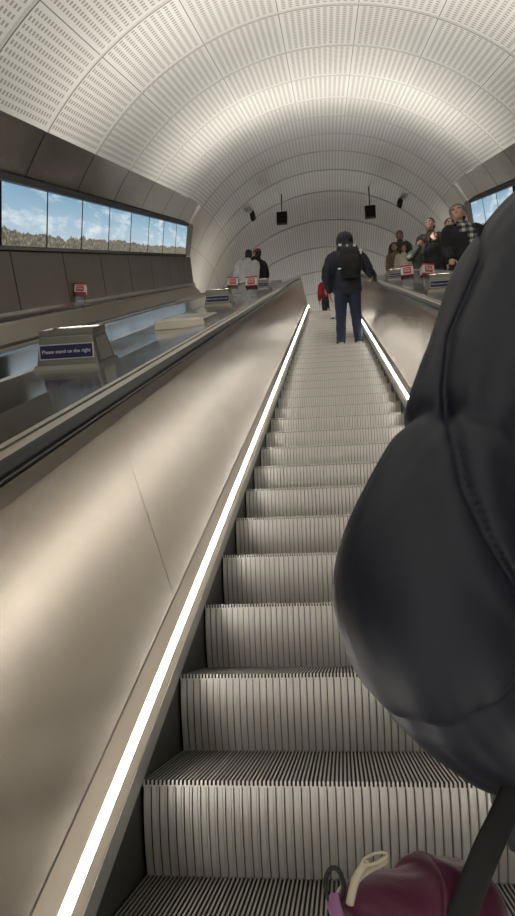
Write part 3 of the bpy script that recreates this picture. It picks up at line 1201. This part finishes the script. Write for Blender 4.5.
    for sg, f_ in ((-1, ft[0]), (1, ft[1])):
        f_ = Vector(f_)
        s_ = weld('shoe', [tube([f_ + Vector((0, -.08, .046)), f_ + Vector((0, -.02, .055)), f_ + Vector((0, .07, .045)), f_ + Vector((sg * .012, .175, .03))], [(.037, .042), (.043, .05), (.046, .042), (.040, .026)], 12, 3, ref=(1, 0, 0))], .010, M['shoe'] if len(cols) < 3 else M[cols[2]], root, 1, xf=xf)
        v_, q_ = tube([f_ + Vector((0, -.105, .012)), f_ + Vector((0, -.02, .012)), f_ + Vector((0, .08, .012)), f_ + Vector((sg * .012, .20, .012))], [(.036, .012), (.042, .012), (.05, .012), (.036, .012)], 12, 3, ref=(1, 0, 0))
        link('sole', mesh('sole', [xf @ q for q in v_], q_, True), M['sole'], s_)
    if scarf:
        ring = [up((.088 * math.cos(a), .0 + .085 * math.sin(a), 1.485 - .02 * math.sin(a))) for a in frange(0, 2 * PI, 16)]
        sp_ = [tube(ring, [(.032, .042)] * 17, 10, 1),
               tube([up((-.02, .10, 1.47)), up((-.035, .155, 1.38)), up((-.045, .165, 1.27)), up((-.05, .16, 1.13))], [(.05, .026), (.062, .022), (.068, .018), (.068, .014)], 12, 3, ref=(1, 0, 0)),
               tube([up((.05, .09, 1.47)), up((.045, .148, 1.38)), up((.04, .158, 1.28))], [(.045, .026), (.052, .022), (.055, .015)], 12, 3, ref=(1, 0, 0))]
        weld('scarf', sp_, .010, M[scarf], root, 2, .005, 14, xf=xf)
    HEADS[label] = (root, xf, up, H, HR)
    return root, xf, up, H


M['navyjacket'] = cloth('navy_jacket_nylon', (.010, .013, .026), .6, 0)
M['jeans'] = cloth('blue_denim', (.018, .027, .06), .8, .0)
M['blackcoat'] = cloth('black_wool', (.010, .010, .011), .85)
M['greycoat'] = cloth('pale_grey_jacket', (.62, .63, .61), .75)
M['magenta'] = cloth('magenta_wool', (.34, .03, .10), .9)
M['tan'] = cloth('tan_coat', (.20, .11, .07), .8)
M['cream'] = cloth('cream_coat', (.50, .42, .34), .8)
M['olive'] = cloth('olive_green_nylon', (.058, .075, .05), .6)
M['greyknit'] = cloth('grey_knit', (.17, .185, .2), .95, .2, 160, .5)
M['redcoat'] = cloth('red_jacket', (.40, .025, .03), .7)
M['whitetrousers'] = cloth('white_trousers', (.60, .56, .50), .8)
M['darktrousers'] = cloth('dark_trousers', (.03, .028, .027), .8)
M['greytrousers'] = cloth('grey_brown_trousers', (.085, .075, .068), .85)
M['puffer'] = cloth('dark_puffer_nylon', (.0115, .0145, .027), .55, .0, 45, .5, .2)
M['brownjacket'] = cloth('brown_jacket', (.05, .035, .028), .7)
# check pattern of the scarf
m = cloth('check_scarf', (.2, .2, .2), .9)
k = NT(m)
tc = k.n('ShaderNodeTexCoord').outputs['Object']
sp = k.n('ShaderNodeSeparateXYZ')
k.l(tc, sp.inputs[0])
a_ = k.m('GREATER_THAN', k.m('FRACT', k.m('MULTIPLY', k.m('ADD', sp.outputs[0], k.m('MULTIPLY', sp.outputs[1], .5)), 11.)), .5)
b_ = k.m('GREATER_THAN', k.m('FRACT', k.m('MULTIPLY', sp.outputs[2], 11.)), .5)
f_ = k.m('MULTIPLY', k.m('ADD', a_, b_), .5)
k.l(k.ramp(f_, [(0, (.018, .018, .02)), (.5, (.14, .14, .14)), (1., (.50, .49, .46))]), k.b.inputs['Base Color'])
M['scarf'] = m

V3 = Vector
CL, CR = C0 - DL, C0 + DR
LIFT_L, LIFT_R = .18, .36


# the man with the backpack
gx, gy = .31, 9.965
gz = ground(C0, gy)
root, xf, up, H = person(gx, gy, gz, 0, 1.94, 'man in navy hooded jacket and jeans with black backpack, standing on the middle escalator',
                         ('navyjacket', 'jeans', 'navyjacket'), armL=((-.285, .0, 1.13), (-.25, .12, .90)), armR=((.33, .10, 1.18), (.415, .36, 1.235)),
                         handR=((.15, .9, .05), (0, 0, -1), .5), hood='up', bulk=1.7, coat_len=.84, head=(.0, -.25), lean=.03, feet=((-.125, 0, 0), (.125, 0, 0)), puffy=True, slim=1.05, skin='skinmid', jacket_name='hooded_jacket')
# his backpack
bo = xf @ V3((.055, -.20, 1.20))
bag = empty('backpack', bo, 'black backpack with white tags worn by the man in the navy hooded jacket', 'backpack')
M['packcloth'] = cloth('backpack_nylon', (.005, .005, .006), .7, 0)
M['tagwhite'] = mat('reflective_tag', (.75, .78, .8), .4)


def loc(v):
    return xf @ V3(v)


weld('pack_body', [tube([loc((.055, -.215, .98)), loc((.055, -.235, 1.12)), loc((.055, -.23, 1.28)), loc((.05, -.19, 1.43))], [(.155, .075), (.175, .10), (.17, .095), (.13, .06)], 20, 4, ref=(1, 0, 0))], .014, M['packcloth'], bag, 2, .006, 8)
weld('front_pocket', [tube([loc((.06, -.305, 1.02)), loc((.06, -.325, 1.12)), loc((.06, -.315, 1.22))], [(.12, .03), (.135, .045), (.12, .03)], 16, 3, ref=(1, 0, 0))], .012, M['packcloth'], bag, 2, .004, 10)
for sg in (-1, 1):
    weld('shoulder_strap', [tube([loc((.05 + sg * .09, -.17, 1.42)), loc((.02 + sg * .11, -.06, 1.515)), loc((.01 + sg * .125, .09, 1.45)), loc((sg * .145, .165, 1.27))], [(.03, .014)] * 4, 10, 4, ref=(1, 0, 0))], .009, M['packcloth'], bag, 1)
for i, (a, b) in enumerate((((-.08, -.28, 1.415), .03), ((.02, -.275, 1.40), .018), ((.12, -.275, 1.395), .022), ((.20, -.25, 1.33), .024), ((.205, -.285, 1.27), .016), ((-.10, -.31, 1.03), .03))):
    v, f = box_vf(loc(a), (b * 1.7, .016, .036 if i != 5 else .018))
    bevel(link('white_tag', mesh('white_tag', v, f), M['tagwhite'], bag), .002)

# two people ahead of him
person(.19, 13.97, ground(C0, 13.97), 0, 1.66, 'person in white trousers half hidden in front of the man with the backpack', ('brownjacket', 'whitetrousers', 'shoe'), hair='short brown', skin='skinmid')
r2 = person(-.01, 18.05, Z_LAND, 0, 1.62, 'person in a red jacket and dark skirt at the top of the middle escalator', ('redcoat', 'darktrousers'), hair='long', skirt=None, coat_len=.95, bulk=1.2)
# left escalator
person(-2.14, 16.2, ground(CL, 16.2, LIFT_L), 8, 1.95, 'person in a pale grey jacket seen from behind on the left escalator', ('greycoat', 'darktrousers'), hair='short', bulk=1.9, slim=1.12, shift=.14, lean=.05)
person(-1.84, 16.9, ground(CL, 16.9, LIFT_L), 50, 1.93, 'person in a black coat and magenta hat beside the pale grey jacket', ('blackcoat', 'darktrousers'), hair='short', hat='magenta', bulk=1.8, slim=1.05, lean=.05)
# right escalator: the crowd coming down
G = 'crowd on the right escalator'
person(1.99, 8.75, ground(CR, 8.75, LIFT_R), 180, 1.79, 'man in black coat, grey beanie and checked scarf leaning at the right deck', ('blackcoat', 'darktrousers'),
       armR=((.31, -.02, 1.15), (.30, .12, .905)), handR=((.1, .7, -.6), (0, -.5, -1), .5), armL=((-.28, .02, 1.12), (-.17, .22, 1.14)), handL=((.7, .6, .1), (0, -.2, 1), .7),
       hat='greyknit', scarf='scarf', hair='short brown', head=(-.35, .22), bulk=1.8, slim=1.15, shift=.2, coat_len=.7, group=G, hs=1.22)
person(2.16, 12.95, ground(CR, 12.95, LIFT_R), 172, 2.0, 'tall dark-haired man behind the olive jacket, left of the grey beanie', ('brownjacket', 'darktrousers'), hair='short', head=(-.3, .05), skin='skinlight', bulk=1.2, group=G)
person(2.08, 12.25, ground(CR, 12.25, LIFT_R), 190, 1.50, 'smiling woman with pale face close beside the black coat sleeve of the beanie man', ('blackcoat', 'darktrousers'), hair='long brown', head=(.3, .1), group=G)
person(1.86, 12.55, ground(CR, 12.55, LIFT_R), 200, 1.52, 'person in an olive green jacket raising a bare hand to the face', ('olive', 'darktrousers'), hair='short brown',
       armR=((.33, .10, 1.22), (.12, .20, 1.50)), handR=((-.45, .0, .85), (0, -1, 0), .6), bulk=2., slim=1.05, head=(-.2, 0), skin='skinlight', group=G)
person(2.44, 12.4, ground(CR, 12.4, LIFT_R), 185, 1.84, 'man almost hidden behind the grey beanie of the scarfed man', ('darktrousers', 'darktrousers'), hair='short brown', group=G)
person(2.0, 16.95, ground(CR, 16.95, LIFT_R), 175, 1.97, 'dark-skinned man at the back left of the crowd, right of the backpack', ('brownjacket', 'darktrousers'), hair='short', skin='skindark', head=(-.2, .05), bulk=1.3, group=G)
person(1.80, 16.5, ground(CR, 16.5, LIFT_R), 170, 1.54, 'woman with long dark hair in a tan coat, leftmost of the crowd', ('tan', 'darktrousers'), hair='long', skin='skinmid', bulk=1.4, head=(-.2, .0), group=G)
person(1.97, 16.1, ground(CR, 16.1, LIFT_R), 185, 1.47, 'woman with long dark hair in a cream top beside the tan coat', ('cream', 'darktrousers'), hair='long', skin='skinmid', bulk=1.2, head=(.2, 0), group=G)

# ------------------------------------------------------------------ the person in the dark puffer jacket close by
px_, py_ = .39, .86
pz = ground(C0, py_)
root, xf, up, H = person(px_, py_, pz, 0, 1.78, 'large dark navy puffer jacket wearer close by, cut by the right photo edge', ('puffer', 'greytrousers'), custom=True,
                         armL=((-.30, -.19, 1.07), (.0, .07, .875)), handL=((.6, .7, -.1), (.2, .1, -1), .6), armR=((.28, -.05, 1.14), (.334, .123, 1.139)), handR=((.1, .9, .3), (0, 0, -1), .5), hair='short brown', skin='skinlight')


def quilt(seams, depth=.2, wid=.02, arch=.06):
    ss = sorted(seams)

    def f(u, th, c):
        k_ = 1.
        for s in ss:
            k_ -= depth * math.exp(-abs((u - s) / wid) ** 1.2)
        prev = max([s for s in ss if s <= u], default=ss[0] - .3)
        nxt = min([s for s in ss if s > u], default=ss[-1] + .3)
        k_ += arch * math.sin(PI * (u - prev) / max(.001, nxt - prev))
        q = V3(c) * 9 + V3((math.cos(th), math.sin(th), 0)) * 1.4
        k_ += .026 * noise.noise(q) + .016 * noise.noise(q * 2.7 + V3((0, 0, u * 30)))
        k_ -= .030 * max(0., noise.noise(V3((math.cos(th) * 5, math.sin(th) * 5, u * 4))) - .12)
        for s in ss:
            k_ += .018 * math.exp(-abs(u - s) / .06) * math.sin(th * 11 + 4 * noise.noise(q * 1.2))
        return k_
    return f


sleeve_pts = [
    (.307, .747, 1.995, .085), (.228, .723, 1.893, .085), (.167, .682, 1.781, .072), (.127, .658, 1.697, .070),
    (.083, .632, 1.59, .079), (.082, .634, 1.539, .080), (.105, .665, 1.497, .077), (.189, .753, 1.433, .070),
    (.298, .858, 1.399, .055), (.404, .94, 1.37, .045)
]
a_ = tube([q[:3] for q in sleeve_pts], [q[3] for q in sleeve_pts], 150, 20, mod=quilt([.02, .335, .64, .86], .14, .012, .05))
SEAM = [(1.30, .24), (1.50, .185), (1.559, .139), (1.601, .116), (1.642, .104), (1.691, .103), (1.744, .103), (1.809, .117), (1.90, .16), (2.1, .2)]


def seam_x(z):
    for (a, xa), (b, xb) in zip(SEAM, SEAM[1:]):
        if a <= z <= b:
            return xa + (xb - xa) * (z - a) / (b - a)
    return 9.


def stitch(vs):
    # long seam down the back of the sleeve, with the filling swelling on both sides
    out = []
    for i, v in enumerate(vs):
        d = v.x - seam_x(v.z)
        if v.y < .70 and abs(d) < .06:
            v = v + V3((0, .011 * math.exp(-(d / .0045) ** 2) - .004 * math.exp(-((abs(d) - .02) / .012) ** 2), 0))
        out.append(v)
    return out


a_ = (stitch(a_[0]), a_[1])
link('jacket_sleeve', fixn(mesh('jacket_sleeve', *a_, True)), M['puffer'], root)
rs = [(.60, .84, 1.93, .09), (.66, .82, 1.80, .09), (.685, .80, 1.64, .085), (.70, .90, 1.63, .07), (.73, .985, 1.64, .05)]
a_ = tube([q[:3] for q in rs], [q[3] for q in rs], 48, 12, mod=quilt([.02, .30, .62, .93], .12, .014, .05))
link('jacket_sleeve', fixn(mesh('jacket_sleeve', *a_, True)), M['puffer'], root)
tz = [(1.27, .215, .165), (1.40, .235, .175), (1.55, .24, .18), (1.70, .245, .18), (1.84, .245, .17), (1.94, .21, .14), (2.0, .12, .10), (2.05, .085, .085)]
a_ = tube([(px_ + .005, py_, q[0]) for q in tz], [(q[1], q[2]) for q in tz], 96, 12, ref=(1, 0, 0), mod=quilt([.02, .29, .58, .82], .10, .010, .04))
link('jacket_body', fixn(mesh('jacket_body', *a_, True)), M['puffer'], root)
weld('hood', [ball((px_, py_ - .115, 2.02), (.14, .075, .10)), tube([(px_, py_ - .02, 1.98), (px_, py_ - .01, 2.07)], [(.10, .095), (.095, .09)], 20, 3, ref=(1, 0, 0))], .014, M['puffer'], root, 3, .008, 10)

# ------------------------------------------------------------------ the maroon bag at that person's hip
M['maroon'] = cloth('maroon_nylon', (.105, .010, .045), .5, .3)
M['lavender'] = cloth('lavender_webbing', (.34, .15, .30), .7)
M['zipcream'] = mat('cream_zip_pull', (.62, .55, .42), .45)
M['strapblack'] = cloth('black_webbing', (.010, .010, .010), .75)
bag = empty('shoulder_bag', (.05, .69, 1.19), 'maroon nylon shoulder bag with cream zip pulls hanging below the puffer jacket', 'bag')


def fold(u, th, c):
    q = V3(c) * 16 + V3((math.cos(th), math.sin(th) * .6, 0)) * 1.3
    return 1 + .06 * noise.noise(q) - .10 * math.exp(-((th - 4.9 - u * .5) / .22) ** 2) * (1 if .3 < u < .9 else .3) + .06 * noise.noise(q * 2.3)


a_ = tube([(-.004, .653, 1.312), (.012, .662, 1.303), (.035, .674, 1.281), (.065, .686, 1.272), (.092, .694, 1.266), (.108, .70, 1.26)],
          [(.018, .014), (.034, .030), (.055, .066), (.058, .069), (.052, .066), (.035, .05)], 48, 8, ref=(0, 1, 0), mod=fold)
link('bag_body', fixn(mesh('bag_body', *a_, True)), M['maroon'], bag)
a_ = tube([(.0, .640, 1.330), (.010, .641, 1.338), (.02, .644, 1.342), (.028, .645, 1.346)], [(.0036, .0022)] * 4, 10, 6)
z_ = link('zip_pull', fixn(mesh('zip_pull', *a_, True)), M['zipcream'], bag)
a_ = tube([(.012, .640, 1.345), (.006, .636, 1.340), (.0, .632, 1.330), (-.004, .628, 1.318)], [(.0036, .0022)] * 4, 10, 6)
link('zip_pull', fixn(mesh('zip_pull', *a_, True)), M['zipcream'], bag)
a_ = tube([(.018 + .0105 * math.cos(t), .637, 1.3485 + .0038 * math.sin(t) + .003 * math.cos(t)) for t in frange(0, 2 * PI, 20)], [.0013] * 21, 8, 1)
link('zip_slider', mesh('zip_slider', *a_, True), M['zipcream'], bag)
a_ = tube([(-.016 + .0075 * math.cos(t), .640 + .003 * math.sin(t), 1.327 + .0125 * math.sin(t)) for t in frange(0, 2 * PI, 18)], [.0020] * 19, 8, 1)
link('ring', mesh('ring', *a_, True), M['black'], bag)
a_ = tube([(-.018, .638, 1.320), (-.016, .634, 1.312), (-.010, .63, 1.300), (.004, .628, 1.294), (.016, .63, 1.298)], [(.003, .0075)] * 5, 12, 6)
link('webbing_tab', fixn(mesh('webbing_tab', *a_, True)), M['lavender'], bag)
a_ = tube([(.098, .675, 1.31), (.108, .682, 1.333), (.118, .688, 1.350), (.126, .694, 1.357)], [(.0025, .0085)] * 4, 12, 6, ref=(0, 1, 0))
link('webbing_tab', fixn(mesh('webbing_tab', *a_, True)), M['lavender'], bag)
a_ = tube([(.050, .628, 1.235), (.066, .632, 1.275), (.086, .636, 1.313), (.107, .640, 1.352), (.128, .655, 1.379), (.150, .672, 1.408), (.19, .70, 1.45)], [(.004, .0115)] * 7, 12, 6, ref=(0, 1, 0))
link('strap', fixn(mesh('strap', *a_, True)), M['strapblack'], bag)
# ------------------------------------------------------------------ light, camera, view
w = bpy.data.worlds.new('World')
sc.world = w
w.use_nodes = True
w.node_tree.nodes['Background'].inputs[0].default_value = (1, .97, .92, 1)
w.node_tree.nodes['Background'].inputs[1].default_value = 1.6

cam = bpy.data.cameras.new('camera')
co = bpy.data.objects.new('camera', cam)
COL.objects.link(co)
sc.camera = co
cam.sensor_fit = 'VERTICAL'
cam.sensor_height = 36
cam.sensor_width = 36 * 515 / 916
cam.lens = 36 * 688 / 916
cam.clip_start = .02
pt, yw, ro = math.radians(14.276), math.radians(6.622), math.radians(.9)
Fw = Vector((-math.sin(yw) * math.cos(pt), math.cos(yw) * math.cos(pt), math.sin(pt)))
r_ = Vector((math.cos(yw), math.sin(yw), 0))
U_ = r_.cross(Fw)
r2_ = r_ * math.cos(ro) - U_ * math.sin(ro)
u2_ = U_ * math.cos(ro) + r_ * math.sin(ro)
mw = Matrix((r2_, u2_, -Fw)).transposed().to_4x4()
mw.translation = Vector((0, 0, ZC))
co.matrix_world = mw
sc.view_settings.view_transform = 'Standard'
sc.view_settings.look = 'None'
sc.view_settings.gamma = 1
sc.view_settings.exposure = 0
sc.view_settings.use_curve_mapping = False
try:
    sc.cycles.use_denoising = True
    sc.cycles.max_bounces = 10
    sc.cycles.diffuse_bounces = 6
    sc.cycles.glossy_bounces = 5
    sc.cycles.sample_clamp_indirect = 3
    sc.cycles.caustics_reflective = False
    sc.cycles.caustics_refractive = False
except Exception:
    pass
